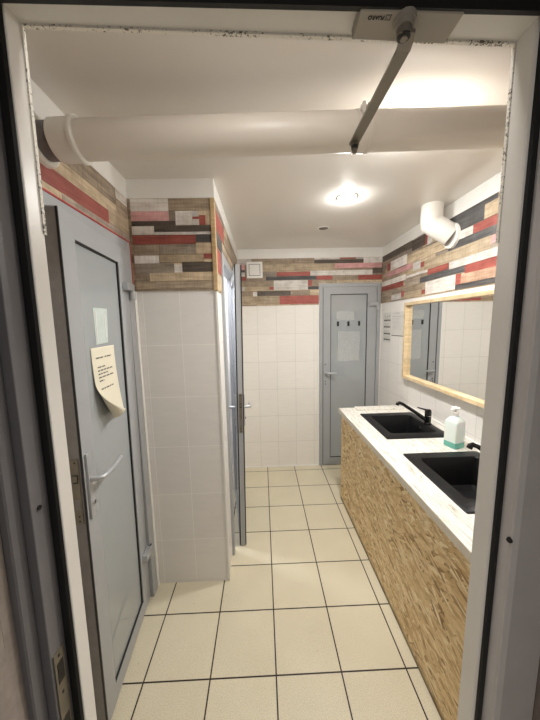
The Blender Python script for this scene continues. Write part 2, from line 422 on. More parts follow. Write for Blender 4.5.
# ---- plank bands
ROWS = [1.793, 1.822, 1.85, 1.893, 1.943, 1.99, 2.04, 2.085, 2.125, 2.17, 2.215, 2.268]
def plank_band(parent, place, u0, u1, planks, holes=(), seed=1):
    """planks: (u0, u1, z0, z1, material) read off the wall; the rest is filled with weathered brown boards"""
    rnd = random.Random(seed); mb = MB()
    def slabp(a, c, z0, z1, d0, d1, m):
        P = [place(u, z, d) for u, z, d in ((a, z0, d1), (c, z0, d1), (c, z0, d0), (a, z0, d0), (a, z1, d1), (c, z1, d1), (c, z1, d0), (a, z1, d0))]
        mb.hexa(P, m)
    def cut(a, c, z0, z1, d0, d1, m):
        for h in holes:
            if z0 < h[3] and z1 > h[2] and a < h[1] and c > h[0]:
                if z1 > h[3] + 0.004: cut(a, c, h[3], z1, d0, d1, m); z1 = h[3]
                if a < h[0]: slabp(a, min(c, h[0]), z0, z1, d0, d1, m)
                if c > h[1]: slabp(max(a, h[1]), c, z0, z1, d0, d1, m)
                return
        slabp(a, c, z0, z1, d0, d1, m)
    for z0, z1 in zip(ROWS[:-1], ROWS[1:]):
        u = u0
        while u < u1 - 1e-6:
            w = rnd.uniform(0.14, 0.42); e = min(u1, u + w)
            if u1 - e < 0.06: e = u1
            cut(u + 0.0006, e - 0.0006, z0 + 0.0006, z1 - 0.0006, 0.0, 0.006, M[rnd.choice(['br', 'tan', 'gb', 'tan', 'br'])])
            u = e
    for a, c, z0, z1, m in planks:
        cut(max(a, u0) + 0.0005, min(c, u1) - 0.0005, max(z0, BAND0) + 0.0005, min(z1, BAND1) - 0.0005, 0.0, 0.0085 + rnd.uniform(0, 0.001), M[m])
    return struct(mb.build('plank_band', parent))

def cx(x): return -0.67 + (x - 50) * 0.42 / 333      # readings off the cubicle front
def cz(y): return 2.28 - (y - 119) * (BAND1 - BAND0) / 386
col = [(45, 203, 119, 180, 'wg'), (203, 384, 119, 178, 'br'), (45, 203, 180, 220, 'pk'), (203, 230, 180, 220, 'gb'), (230, 300, 180, 238, 'wg'),
       (300, 328, 180, 204, 'wh'), (300, 328, 204, 214, 'rd'), (300, 328, 214, 238, 'wh'), (328, 355, 198, 238, 'rd'), (328, 384, 178, 198, 'tan'), (355, 384, 198, 238, 'tan'),
       (45, 228, 220, 240, 'db'), (45, 138, 240, 276, 'wg'), (138, 384, 240, 265, 'db'), (138, 384, 265, 277, 'wg'), (45, 310, 278, 316, 'rd'), (310, 384, 278, 308, 'dg'),
       (45, 155, 317, 361, 'br'), (155, 310, 317, 358, 'gb'), (310, 376, 312, 358, 'tan'), (376, 384, 308, 392, 'wh'), (45, 150, 362, 396, 'wg'), (150, 340, 360, 392, 'tan'),
       (340, 376, 357, 379, 'rd'), (340, 376, 379, 393, 'tan'), (45, 212, 396, 438, 'gb'), (212, 246, 402, 438, 'wh'), (246, 384, 393, 433, 'db'), (45, 105, 438, 470, 'br'), (105, 384, 436, 472, 'tan'),
       (45, 130, 472, 505, 'tan'), (130, 384, 473, 505, 'br')]
plank_band(wall_cubicle, lambda u, z, d: (u, YC - d, z), XL + 0.004, XC - 0.012, [(cx(a), cx(c), cz(f), cz(e), m) for a, c, e, f, m in col], seed=3)
def bx_(x): return XC + (x - 30) * 0.00318
def bz(y): return 2.28 - (y - 57) * (BAND1 - BAND0) / 160
back = [(28, 80, 57, 80, 'wg'), (80, 283, 57, 79, 'br'), (283, 367, 57, 67, 'wh'), (367, 420, 57, 66, 'rd'), (420, 445, 59, 67, 'wh'), (283, 445, 67, 80, 'db'), (445, 511, 57, 80, 'wg'),
        (28, 57, 80, 98, 'pk'), (112, 350, 80, 104, 'tan'), (350, 505, 80, 97, 'pk'), (113, 124, 84, 104, 'wh'), (124, 134, 88, 104, 'rd'), (28, 57, 98, 106, 'db'), (28, 57, 106, 120, 'wg'),
        (112, 160, 104, 120, 'gb'), (160, 270, 107, 121, 'rd'), (270, 475, 104, 121, 'wh'), (475, 511, 97, 116, 'db'), (28, 60, 121, 134, 'rd'), (60, 125, 121, 134, 'br'), (125, 290, 121, 134, 'dg'), (290, 343, 121, 135, 'rd'),
        (343, 428, 121, 138, 'br'), (428, 511, 121, 137, 'rd'), (57, 150, 135, 155, 'br'), (150, 262, 135, 168, 'wh'), (262, 276, 136, 156, 'rd'), (276, 300, 136, 156, 'br'), (262, 300, 157, 168, 'dg'),
        (135, 150, 156, 166, 'rd'), (28, 55, 155, 169, 'wh'), (55, 135, 155, 170, 'tan'), (28, 80, 170, 188, 'br'), (81, 95, 173, 188, 'wh'), (95, 205, 170, 187, 'db'), (205, 268, 170, 187, 'br'), (268, 300, 168, 188, 'tan'),
        (28, 168, 188, 217, 'tan'), (168, 300, 188, 217, 'rd')]
plank_band(wall_back, lambda u, z, d: (u, YB - d, z), XC, XR, [(bx_(a), bx_(c), bz(f), bz(e), m) for a, c, e, f, m in back], [(0.606, 1.268, 0, 2.012)], 4)
right = [(2.41, 3.0, 2.208, 2.28, 'db'), (2.22, 2.41, 2.180, 2.26, 'db'), (2.19, 2.22, 2.18, 2.25, 'rd'), (2.13, 2.19, 2.17, 2.24, 'wh'), (1.64, 1.97, 2.165, 2.262, 'dg'), (1.2, 1.64, 2.16, 2.24, 'tan'),
         (1.55, 1.95, 2.16, 2.28, 'dg'), (1.2, 1.55, 2.165, 2.28, 'tan'), (1.72, 1.93, 2.108, 2.158, 'wh'), (1.545, 1.72, 2.105, 2.158, 'rd'), (1.52, 1.545, 2.10, 2.165, 'wh'), (1.2, 1.52, 2.10, 2.16, 'br'),
         (1.3, 1.94, 2.06, 2.107, 'dg'), (2.49, 2.80, 2.093, 2.178, 'wg'), (2.80, 2.87, 2.10, 2.17, 'rd'), (1.94, 2.49, 2.085, 2.158, 'tan'), (2.39, 2.89, 2.04, 2.084, 'pk'),
         (2.27, 2.38, 2.01, 2.078, 'wh'), (2.22, 2.27, 2.02, 2.06, 'rd'), (1.58, 2.22, 1.986, 2.06, 'tan'), (1.45, 1.58, 2.01, 2.055, 'pk'), (1.45, 1.58, 1.985, 2.01, 'gb'), (1.2, 1.45, 1.99, 2.055, 'br'),
         (1.3, 1.92, 1.938, 1.986, 'wh'), (1.93, 2.17, 1.945, 1.985, 'rd'), (2.17, 2.50, 1.97, 1.99, 'wg'), (2.50, 3.0, 1.962, 2.01, 'wh'), (2.54, 3.0, 1.912, 1.96, 'rd'), (1.77, 2.27, 1.90, 1.942, 'dg'),
         (1.3, 1.77, 1.885, 1.937, 'rd'), (2.27, 2.50, 1.90, 1.955, 'gb'), (2.57, 2.76, 1.803, 1.856, 'wh'), (2.52, 2.57, 1.82, 1.87, 'rd'), (2.77, 3.0, 1.80, 1.91, 'br'),
         (1.85, 2.19, 1.80, 1.896, 'wh'), (1.80, 1.85, 1.828, 1.895, 'rd'), (1.3, 1.80, 1.828, 1.886, 'rb'), (1.35, 1.85, 1.796, 1.826, 'dg'), (2.19, 2.24, 1.809, 1.842, 'rd'), (2.24, 2.52, 1.796, 1.85, 'tan')]
plank_band(wall_right, lambda u, z, d: (XR - d, u, z), YF, YB - 0.009, right, seed=5)
left = [(0.7, 1.385, 2.075, 2.135, 'rd'), (0.7, 1.075, 2.045, 2.075, 'tan'), (1.075, 1.59, 2.04, 2.085, 'gb'), (1.1, 1.47, 2.19, 2.28, 'br'), (1.47, 1.59, 2.225, 2.28, 'wh'), (1.385, 1.59, 2.085, 2.16, 'tan'),
        (0.8, 1.47, 2.135, 2.19, 'tan'), (1.47, 1.59, 2.16, 2.225, 'br'), (1.565, 1.59, 1.90, 1.96, 'rd'), (1.565, 1.59, 1.99, 2.03, 'wh'), (1.565, 1.59, 1.86, 1.89, 'wh')]
plank_band(wall_left, lambda u, z, d: (XL + d, u, z), YF, YC - 0.011, left, [(0.895, 1.567, 0, 2.048)], 6)
side = [(1.60, 1.95, 2.13, 2.23, 'rd'), (1.60, 1.85, 2.04, 2.12, 'dg'), (1.62, 1.785, 1.90, 2.03, 'rd'), (1.95, 2.5, 2.13, 2.2, 'br'), (2.5, 3.0, 2.08, 2.2, 'gb'), (1.62, 1.785, 1.80, 1.89, 'tan')]
plank_band(wall_side, lambda u, z, d: (XC + d, u, z), YC + 0.016, YB - 0.009, side, [(1.775, 2.57, 0, 2.05)], 8)
# pine moulding over the plank edge on the cubicle corner, white tile edging below it
b = MB(); b.box(XC - 0.012, XC + 0.012, YC - 0.014, YC + 0.014, BAND0 - 0.004, BAND1, M['pine']); o = struct(b.build('trim_1', bevel=0.003)); tag(o, 'pine corner moulding beside the cubicle planks', 'trim')
b = MB(); b.box(XC - 0.006, XC + 0.007, YC - 0.007, YC + 0.006, 0.004, BAND0 - 0.005, M['white']); o = struct(b.build('trim_2', bevel=0.002)); tag(o, 'white plastic edging on the tiled cubicle corner', 'trim')
b = MB(); b.box(XL, XL + 0.02, 1.569, 1.592, 0.0, BAND0, M['white']); o = struct(b.build('trim_3', bevel=0.002)); tag(o, 'white strip between left door frame and cubicle tiles', 'trim')
b = MB(); b.box(0.592, 0.608, YB - 0.007, YB, 0.0, BAND0, M['white']); o = struct(b.build('trim_4', bevel=0.002)); tag(o, 'white strip beside the back door frame', 'trim')
b = MB(); b.box(XC, 0.59, YB - 0.008, YB, 0.0, 0.012, M['white']); struct(b.build('baseboard_back'))

# ------------------------------------------------------------------ grey aluminium doors (viewed from the room: handle left, hinges right)
def lever_handle(parent, x, z, yf, lever=0.13, plate=(0.25, 0.032), side=-1, drop=0.0, cyl=True):
    h = MB(); s = side
    h.box(x - plate[1] / 2, x + plate[1] / 2, yf, yf + s * 0.009, z - plate[0] * 0.6, z + plate[0] * 0.4, M['handle'])
    h.tube([(x, yf, z), (x, yf + s * 0.035, z), (x + 0.008, yf + s * 0.046, z), (x + 0.03, yf + s * 0.05, z), (x + lever * 0.6, yf + s * 0.052, z - drop * 0.2), (x + lever, yf + s * 0.056, z + drop)],
           [0.010, 0.010, 0.011, 0.0105, 0.0095, 0.0075], M['handle'], 14)
    o = h.build('lever_handle', parent, bevel=0.002)
    if cyl:
        c = MB(); zc = z - plate[0] * 0.36
        c.tube([(x, yf + s * 0.006, zc), (x, yf + s * 0.016, zc)], 0.0085, M['chrome'], 16)
        c.box(x - 0.0015, x + 0.0015, yf + s * 0.016, yf + s * 0.0168, zc - 0.005, zc + 0.005, M['dark'])
        c.build('lock_cylinder', parent)
    return o

def grey_door(name, loc, rz, width, height, frame, leaf_x, stiles, rails, angle, thick=0.05, leaf_front=-0.012, red=False, holes=(), lean=0.0, sink_in=0.0, near=1.0, edge='edge_grey'):
    """frame=(x0,x1,ztop,member); leaf_x=(free,hinge); stiles=(left,right) ; rails=(bottom,top)"""
    root = empty(name, loc, rz)
    fx0, fx1, fz, fm = frame
    f = MB(); d0, d1 = -0.016, 0.05
    f.box(fx0, fx0 + fm * near, 0.001 if near < 1 else d0, d1, 0, fz, M['door_grey']); f.box(fx1 - fm, fx1, d0, d1, 0, fz, M['door_grey']); f.box(fx0 + (fm if near == 1.0 else 0.0), fx1 - fm, d0, d1 - 0.001, fz - fm, fz - 0.0005, M['door_grey'])
    f.build('frame', root, bevel=0.002)
    if red:
        r = MB(); e = 0.006
        r.box(fx0, fx1 + e, -0.017, -0.004, fz, fz + e, M['red_paint']); r.box(fx1, fx1 + e, -0.017, -0.004, 1.80, fz, M['red_paint'])
        r.build('red_edging', root)
    lf, lh = leaf_x; w = lh - lf
    # leaf, hinged at its right edge; mesh coordinates from the hinge
    y0 = 0.0; y1 = thick; zb, zt = 0.010, height
    L = MB(); sl, sr = stiles; rb_, rt_ = rails
    slab(L, [-w, 0], [zb, zt], [(-w + sl, -sr, zb + rb_, zt - rt_)], y0, y1, M['door_grey'], lambda u, v, q: (u, q, v))
    L.box(-w - 0.0008, -w + 0.002, y0 + 0.007, y1 - 0.004, zb + 0.004, zt - 0.004, M[edge])
    leaf = L.build('leaf', root, bevel=0.0015)
    leaf.location = (lh, leaf_front + lean * 1.0 + sink_in, 0); leaf.rotation_euler = (lean, 0, angle)
    a, c, e, g = -w + sl, -sr, zb + rb_, zt - rt_
    p = MB(); p.box(a + 0.001, c - 0.001, y0 + 0.010, y1 - 0.008, e + 0.001, g - 0.001, M['door_panel']); p.build('panel', leaf)
    k_ = MB(); t = 0.007                                         # black glazing seal round the panel
    slab(k_, [a, c], [e, g], [(a + t, c - t, e + t, g - t)], y0 + 0.0035, y0 + 0.0105, M['gasket'], lambda u, v, q: (u, q, v))
    k_.build('glazing_seal', leaf)
    s = MB(); s.box(-w - 0.0035, -w + 0.0015, y0 - 0.0005, y0 + 0.006, zb + 0.003, zt - 0.003, M['gasket']); s.box(-w - 0.002, -w + 0.001, y1 - 0.005, y1 + 0.003, zb, zt, M['gasket']); s.build('edge_seal', leaf)
    for hz in holes:
        h = MB(); h.box(-0.078, 0.014, -0.026, -0.0005, hz - 0.016, hz + 0.020, M['handle']); h.tube([(0.006, -0.017, hz - 0.058), (0.006, -0.017, hz - 0.014)], 0.0155, M['handle'], 18)
        h.tube([(0.006, -0.017, hz + 0.0195), (0.006, -0.017, hz + 0.021)], 0.009, M['gasket'], 14)
        h.build('hinge', leaf, bevel=0.003)
    return root, leaf, w
def lock_plate(leaf, w, z0, z1, thick):
    q = MB(); ya, yb_ = thick * 0.22, thick * 0.66
    q.box(-w - 0.0035, -w, ya, yb_, z0, z1, M['steel']); zc = z0 + (z1 - z0) * 0.72
    q.box(-w - 0.0042, -w, ya + 0.005, yb_ - 0.006, zc - 0.02, zc + 0.012, M['gasket'])
    q.box(-w - 0.010, -w, ya + 0.007, yb_ - 0.009, zc - 0.012, zc + 0.010, M['steel'])
    for zz in (z0 + 0.012, z0 + 0.03, z1 - 0.012): q.box(-w - 0.0042, -w, ya + 0.009, ya + 0.014, zz - 0.003, zz + 0.003, M['dark'])
    q.box(-w - 0.0042, -w, ya + 0.005, yb_ - 0.006, z0 + 0.055, z0 + 0.095, M['edge_grey'])
    return q.build('lock_plate', leaf)

# door_2: left wall (local x = +Y, local y = -X)
d2_, leaf2, w2 = grey_door('door_2', (XL, 0, 0), math.pi / 2, 0.5, 1.985, (0.900, 1.562, 2.040, 0.055), (0.950, 1.502), (0.084, 0.105), (0.075, 0.078), 0.087, 0.062, -0.008, True, (1.80, 0.32), 0.012, 0.0, 0.72)
lever_handle(leaf2, -w2 + 0.028, 1.055, 0.0, 0.150, (0.25, 0.030), drop=0.012)
lock_plate(leaf2, w2, 0.90, 1.145, 0.062)
struct(tag(d2_, 'ajar grey panel door in left wall with note taped on', 'door'))
# door_3: side of the cubicle, standing ajar edge-on
d3_, leaf3, w3 = grey_door('door_3', (XC, 0, 0), math.pi / 2, 0.64, 1.985, (1.785, 2.562, 2.042, 0.05), (1.862, 2.507), (0.08, 0.08), (0.09, 0.08), 0.150, 0.044, -0.018, False, (1.80, 0.32), 0.016, 0.006, 1.0, 'door_grey')
lever_handle(leaf3, -w3 + 0.03, 1.035, 0.0, 0.12, (0.22, 0.028))
lever_handle(leaf3, -w3 + 0.03, 1.035, 0.05, 0.12, (0.22, 0.028), side=1)
lock_plate(leaf3, w3, 0.86, 1.135, 0.05)
struct(tag(d3_, 'grey cubicle door ajar and seen edge-on', 'door'))
# door_4: back wall
d4_, leaf4, w4 = grey_door('door_4', (0, YB, 0), 0.0, 0.6, 1.978, (0.612, 1.262, 2.007, 0.035), (0.652, 1.222), (0.078, 0.098), (0.082, 0.080), 0.0, 0.045, -0.010, False, (1.785,))
lever_handle(leaf4, -w4 + 0.030, 1.064, 0.0, 0.105, (0.024, 0.026), cyl=False)
q = MB(); q.box(-w4 + 0.018, -w4 + 0.034, -0.004, 0, 0.925, 0.985, M['handle']); q.box(-w4 + 0.022, -w4 + 0.030, -0.0055, -0.003, 0.962, 0.978, M['dark']); q.box(-w4 + 0.022, -w4 + 0.030, -0.0055, -0.003, 0.932, 0.948, M['dark']); q.build('keyhole_plate', leaf4)
q = MB(); q.tube([(-w4 + 0.024, 0.0, 1.153), (-w4 + 0.024, -0.003, 1.153)], 0.006, M['dark'], 12); q.build('screw_hole', leaf4)
struct(tag(d4_, 'closed grey door in the back wall beside the counter end', 'door'))

# ------------------------------------------------------------------ door_1: the entrance frame the picture is taken through
d1 = empty('door_1', (0, 0.43, 0))
OFF = (0, 0.43, 0)
LEAN = 0.0095     # the frame is a little out of plumb
def d1part(mb, name, bevel=0.0):
    mb.v = [(x + LEAN * (z - 2.0), y, z) for x, y, z in mb.v]
    me_o = mb.build(name, d1, bevel)
    for v in me_o.data.vertices: v.co -= Vector(OFF)
    return me_o
LA, LBy, LX = 0.433, 0.406, -0.3070
RA, RBy, RX = 0.455, 0.420, 0.381
ZT = 2.000
s = MB()
s.prism([(LX, LA), (-0.353, LA), (-0.353, LBy), (LX - 0.0015, LBy), (LX - 0.0004, LBy + 0.0006), (LX, LBy + 0.002)], 0, ZT + 0.03, M['frame_white'])
s.prism([(RX, RA), (RX, RBy + 0.004), (RX + 0.001, RBy + 0.001), (RX + 0.003, RBy), (0.46, RBy), (0.46, RA)], 0, ZT + 0.03, M['frame_white'])
def yy(x, a, c): return a + (c - a) * (x - LX) / (RX - LX)
NL, NR = 0.396, 0.407
s.hexa([(LX, NL, ZT), (RX, NR, ZT), (RX, RA, ZT), (LX, LA, ZT), (LX, NL, ZT + 0.03), (RX, NR, ZT + 0.03), (RX, RA, ZT + 0.03), (LX, LA, ZT + 0.03)], M['frame_white'])
d1part(s, 'door_stop')
g = MB()
g.prism([(LX - 0.0017, LBy), (-0.3215, LBy), (-0.3215, LBy - 0.004), (LX - 0.004, LBy - 0.004)], 0, ZT + 0.012, M['gasket'])
g.prism([(RX + 0.003, RBy), (RX + 0.005, RBy - 0.004), (RX + 0.013, RBy - 0.004), (RX + 0.0145, RBy)], 0, ZT + 0.012, M['gasket'])
zs = ZT - 0.0128
g.hexa([(-0.326, NL - 0.007, zs), (RX + 0.0145, NR - 0.007, zs), (RX + 0.0145, NR - 0.001, zs), (-0.326, NL - 0.001, zs), (-0.326, NL - 0.007, ZT + 0.03), (RX + 0.0145, NR - 0.007, ZT + 0.03), (RX + 0.0145, NR - 0.001, ZT + 0.03), (-0.326, NL - 0.001, ZT + 0.03)], M['gasket'])
d1part(g, 'rubber_seal')
j = MB()    # stepped outer jambs, left one deep and grooved
j.prism([(-0.3225, LBy - 0.0005), (-0.353, LBy - 0.0005), (-0.353, 0.372), (-0.3225, 0.372)], 0, 2.06, M['frame_dark'])
j.prism([(-0.335, 0.3715), (-0.353, 0.3715), (-0.353, 0.350), (-0.337, 0.350), (-0.335, 0.352)], 0, 2.06, M['frame_dark'])
j.prism([(-0.345, 0.3495), (-0.353, 0.3495), (-0.353, 0.330), (-0.347, 0.330), (-0.345, 0.333)], 0, 2.06, M['plaster'])
j.prism([(0.394, RBy - 0.0005), (0.3955, 0.400), (0.3945, 0.394), (0.402, 0.390), (0.46, 0.390), (0.46, RBy - 0.0005)], 0, 2.06, M['frame_side'])
j.box(-0.353, 0.46, 0.335, 0.3985, ZT + 0.035, 2.06, M['frame_dark'])
d1part(j, 'outer_jamb', 0.0012)
sb = MB()   # mouldy silicone joint round the top of the far edge
sb.box(LX, LX + 0.002, LA - 0.002, LA + 0.003, 1.735, ZT, M['mould']); sb.box(RX - 0.002, RX, RA - 0.002, RA + 0.003, 1.72, ZT, M['mould'])
sb.hexa([(LX, LA - 0.002, ZT - 0.003), (RX, RA - 0.002, ZT - 0.003), (RX, RA + 0.003, ZT - 0.003), (LX, LA + 0.003, ZT - 0.003), (LX, LA - 0.002, ZT), (RX, RA - 0.002, ZT), (RX, RA + 0.003, ZT), (LX, LA + 0.003, ZT)], M['mould'])
d1part(sb, 'silicone_joint')
st = MB()   # strike plate with its two pockets
st.box(-0.3225, -0.3205, 0.376, 0.396, 0.90, 1.105, M['steel']); st.box(-0.3208, -0.3198, 0.380, 0.392, 1.05, 1.085, M['gasket']); st.box(-0.3208, -0.3198, 0.380, 0.392, 0.93, 0.985, M['gasket'])
for zz in (0.91, 1.03, 1.096): st.box(-0.3208, -0.3198, 0.384, 0.387, zz - 0.002, zz + 0.002, M['dark'])
d1part(st, 'strike_plate')
sh = MB(); sh.tube([(-0.3226, 0.3855, 1.3445), (-0.3205, 0.3855, 1.3445)], 0.0035, M['gasket'], 12); d1part(sh, 'screw_cap')
sc_ = MB(); sc_.tube([(0.3955, 0.398, 1.25), (0.3915, 0.396, 1.25)], [0.0045, 0.004], M['gasket'], 12); d1part(sc_, 'screw_cap')
struct(tag(d1, 'entrance door frame in the foreground with mouldy sealant', 'door'))

# ------------------------------------------------------------------ ceiling lights, with two added fill lamps
def ceiling_light(loc, mat, r=0.058, dome=0.019, ring=0.006):
    root = empty('ceiling_light', loc)
    t = MB(); t.lathe([(r * 0.86, -0.001), (r * 0.90, -ring), (r * 1.02, -ring * 0.8), (r * 1.08, 0.0)], (0, 0, 0), M['white'], 36); t.build('trim_ring', root)
    d = MB(); n = 7; prof = [(r * 0.88 * math.sin(math.pi / 2 * i / n) + 1e-4, -dome * math.cos(math.pi / 2 * i / n) - 0.0012) for i in range(n + 1)]
    d.lathe(prof, (0, 0, 0), mat, 32); d.build('diffuser', root)
    return root
tag(ceiling_light((0.543, 1.822, ZC), M['lamp_on']), 'lit round white ceiling light in the middle of the room', 'ceiling light', 'round ceiling lights')
tag(ceiling_light((0.60, 1.215, ZC), M['lamp_on']), 'lit round ceiling light hidden behind the white drain pipe', 'ceiling light', 'round ceiling lights')
tag(ceiling_light((0.05, 0.52, ZC), M['lamp_fill']), 'unseen dim fill light added just inside the entrance, before the drain pipe', 'ceiling light', 'round ceiling lights')  # added, out of view, to brighten the cubicle front and left door
tag(ceiling_light((0.521, 2.384, ZC), M['lamp_off'], 0.045, 0.004, 0.003), 'unlit small round ceiling spotlight nearest the back wall', 'ceiling light', 'round ceiling lights')
tag(ceiling_light((-0.50, 2.0, ZC), M['cabin_daylight_fill']), 'unseen cool fill light added inside the cubicle in place of window daylight', 'ceiling light', 'round ceiling lights')  # added lamp standing in for daylight from the cubicle window

# ------------------------------------------------------------------ pipes
PB = (0.30, 1.0, 2.155)
pp = tag(empty('drain_pipe', PB), 'long white drain pipe running under the ceiling from the left wall', 'pipe')
def ppz(x): return 2.2115 + (x + 0.0) * 0.0245
def loc(mb, name, root, base, bevel=0.0):
    o = mb.build(name, root, bevel)
    for v in o.data.vertices: v.co -= Vector(base)
    return o
R0 = 0.0560
m_ = MB(); m_.tube([(-0.60, 1.0, ppz(-0.60)), (1.279, 1.0, ppz(1.279))], R0, M['pvc_grey'], 48, False); loc(m_, 'pipe', pp, PB)
m_ = MB()
m_.tube([(-0.640, 1.0, ppz(-.640)), (-0.637, 1.0, ppz(-.637)), (-0.575, 1.0, ppz(-.575)), (-0.572, 1.0, ppz(-.572)), (-0.562, 1.0, ppz(-.562)), (-0.558, 1.0, ppz(-.558)), (-0.5578, 1.0, ppz(-.5578))], [0.056, 0.060, 0.061, 0.066, 0.066, 0.062, 0.0555], M['pvc'], 48, False)
m_.tube([(-0.699, 1.0, ppz(-.699)), (-0.636, 1.0, ppz(-.636))], 0.0535, M['frame_dark'], 40, False)
loc(m_, 'socket', pp, PB)
m_ = MB(); m_.tube([(-0.6995, 1.0, ppz(-.7)), (-0.682, 1.0, ppz(-.682)), (-0.676, 1.0, ppz(-.676)), (-0.6758, 1.0, ppz(-.6758))], [0.072, 0.071, 0.066, 0.054], M['pvc'], 48, False); loc(m_, 'wall_flange', pp, PB)
m_ = MB(); m_.tube([(0.315, 1.0, ppz(.315)), (0.316, 1.0, ppz(.316)), (0.358, 1.0, ppz(.358)), (0.360, 1.0, ppz(.360)), (0.368, 1.0, ppz(.368)), (0.370, 1.0, ppz(.370))], [0.0555, 0.0585, 0.0585, 0.0610, 0.0610, 0.0555], M['pvc_grey'], 48, False); loc(m_, 'coupling', pp, PB)
m_ = MB(); m_.box(0.325, 0.335, 0.937, 0.949, 2.236, 2.268, M['pvc']); m_.box(0.341, 0.352, 0.935, 0.949, 2.240, 2.262, M['steel']); m_.tube([(0.322, 0.942, 2.252), (0.356, 0.942, 2.248)], 0.004, M['steel'], 12); m_.tube([(0.320, 0.942, 2.2521), (0.325, 0.942, 2.2519)], 0.0075, M['pvc'], 12)
m_.box(0.330, 0.350, 0.944, 0.953, 2.238, 2.262, M['pvc_grey'])
loc(m_, 'clamp_screw', pp, PB)

VB = (1.165, 1.93, 2.22)
vp = tag(empty('vent_pipe', VB), 'short white vent elbow pipe dropping from ceiling into the right wall', 'pipe')
Rv = 0.067; el = Vector((1.157, 1.955, 2.245)); wc_ = Vector((1.275, 1.905, 2.150)); dv = (wc_ - el).normalized(); e1 = el + dv * 0.150
m_ = MB(); m_.tube([(el.x, el.y, ZC), (el.x, el.y, 2.262)], Rv, M['pvc'], 40, False); loc(m_, 'upright_pipe', vp, VB)
m_ = MB(); m_.tube([(el.x, el.y, 2.264), tuple(el), tuple(el + dv * 0.02), tuple(e1)], Rv * 1.012, M['pvc'], 40, False); loc(m_, 'elbow', vp, VB)
m_ = MB(); m_.tube([(1.254, wc_.y, wc_.z), (1.256, wc_.y, wc_.z), (1.266, wc_.y, wc_.z), (1.2685, wc_.y, wc_.z), (1.2700, wc_.y, wc_.z)], [0.070, 0.0765, 0.0775, 0.080, 0.080], M['pvc'], 44, True); loc(m_, 'wall_collar', vp, VB)

# ------------------------------------------------------------------ door closer on the entrance lintel
CB = (0.195, 0.405, ZT)
dc = tag(empty('door_closer', CB), 'grey door closer under the entrance lintel with loose arm', 'door closer')
m_ = MB(); zb_ = 1.9855
m_.hexa([(0.1335, 0.3985, zb_), (0.267, 0.4010, zb_), (0.2675, 0.4405, zb_), (0.1345, 0.436, zb_), (0.1335, 0.3985, ZT - 0.0002), (0.268, 0.4010, ZT - 0.0002), (0.268, 0.443, ZT - 0.0002), (0.1335, 0.4385, ZT - 0.0002)], M['closer'])
loc(m_, 'body', dc, CB, 0.0015)
m_ = MB(); hx, hy = 0.1945, 0.4105
m_.tube([(hx, hy, zb_ + 0.002), (hx, hy, zb_ - 0.004)], [0.0150, 0.0142], M['closer'], 28); m_.tube([(hx, hy, zb_ - 0.004), (hx, hy, zb_ - 0.010)], [0.0125, 0.0118], M['closer'], 28)
m_.tube([(hx, hy, zb_ - 0.010), (hx, hy, zb_ - 0.018)], [0.0098, 0.0094], M['closer_arm'], 24); m_.tube([(hx, hy, zb_ - 0.018), (hx, hy, zb_ - 0.0192)], [0.0086, 0.0080], M['gasket'], 24); m_.tube([(hx, hy, zb_ - 0.0192), (hx, hy, zb_ - 0.0215)], 0.0050, M['closer_arm'], 6)
loc(m_, 'spindle', dc, CB)
m_ = MB()
def arm(y0, z0, x0, y1, z1, x1, w=0.0110, t=0.004): m_.hexa([(x0 - w, y0, z0), (x0 + w, y0, z0), (x1 + w, y1, z1), (x1 - w, y1, z1), (x0 - w, y0, z0 + t), (x0 + w, y0, z0 + t), (x1 + w, y1, z1 + t), (x1 - w, y1, z1 + t)], M['closer_arm'])
arm(0.404, 1.9665, 0.1965, 0.418, 1.9665, 0.2010, 0.0098); arm(0.418, 1.9665, 0.2010, 0.438, 1.9735, 0.2072, 0.0098); arm(0.438, 1.9735, 0.2072, 0.637, 1.9690, 0.2020, 0.0094)
loc(m_, 'arm', dc, CB)
m_ = MB(); m_.tube([(0.2022, 0.629, 1.970), (0.2022, 0.629, 1.963)], 0.0085, M['steel'], 6); m_.tube([(0.2022, 0.629, 1.963), (0.2022, 0.629, 1.957)], 0.0068, M['dark'], 14); m_.tube([(0.2022, 0.629, 1.957), (0.2022, 0.629, 1.949)], [0.0055, 0.0045], M['steel'], 14)
loc(m_, 'arm_bolt', dc, CB)
cu = bpy.data.curves.new('lettering', 'FONT'); cu.body = 'FUARO'; cu.size = 0.0062; cu.extrude = 0.0002; cu.align_x = 'CENTER'; cu.align_y = 'CENTER'; cu.space_character = 1.05; cu.offset = 0.00025
cu.materials.append(M['dark']); tmp = bpy.data.objects.new('lettering_curve', cu); lt = bpy.data.objects.new('lettering', bpy.data.meshes.new_from_object(tmp)); bpy.data.objects.remove(tmp); COL.objects.link(lt); lt.parent = dc
lt.rotation_euler = (0, math.pi, 0); lt.location = (0.1560 - CB[0], 0.4065 - CB[1], zb_ - 0.0004 - CB[2])
m_ = MB()
for ix in range(3):
    for iy in range(3):
        if (ix, iy) != (1, 1): m_.box(0.1680 + ix * 0.0027, 0.1680 + ix * 0.0027 + 0.0018, 0.4030 + iy * 0.0026, 0.4030 + iy * 0.0026 + 0.0018, zb_ - 0.0004, zb_ + 0.0005, M['ink'])
loc(m_, 'emblem', dc, CB)

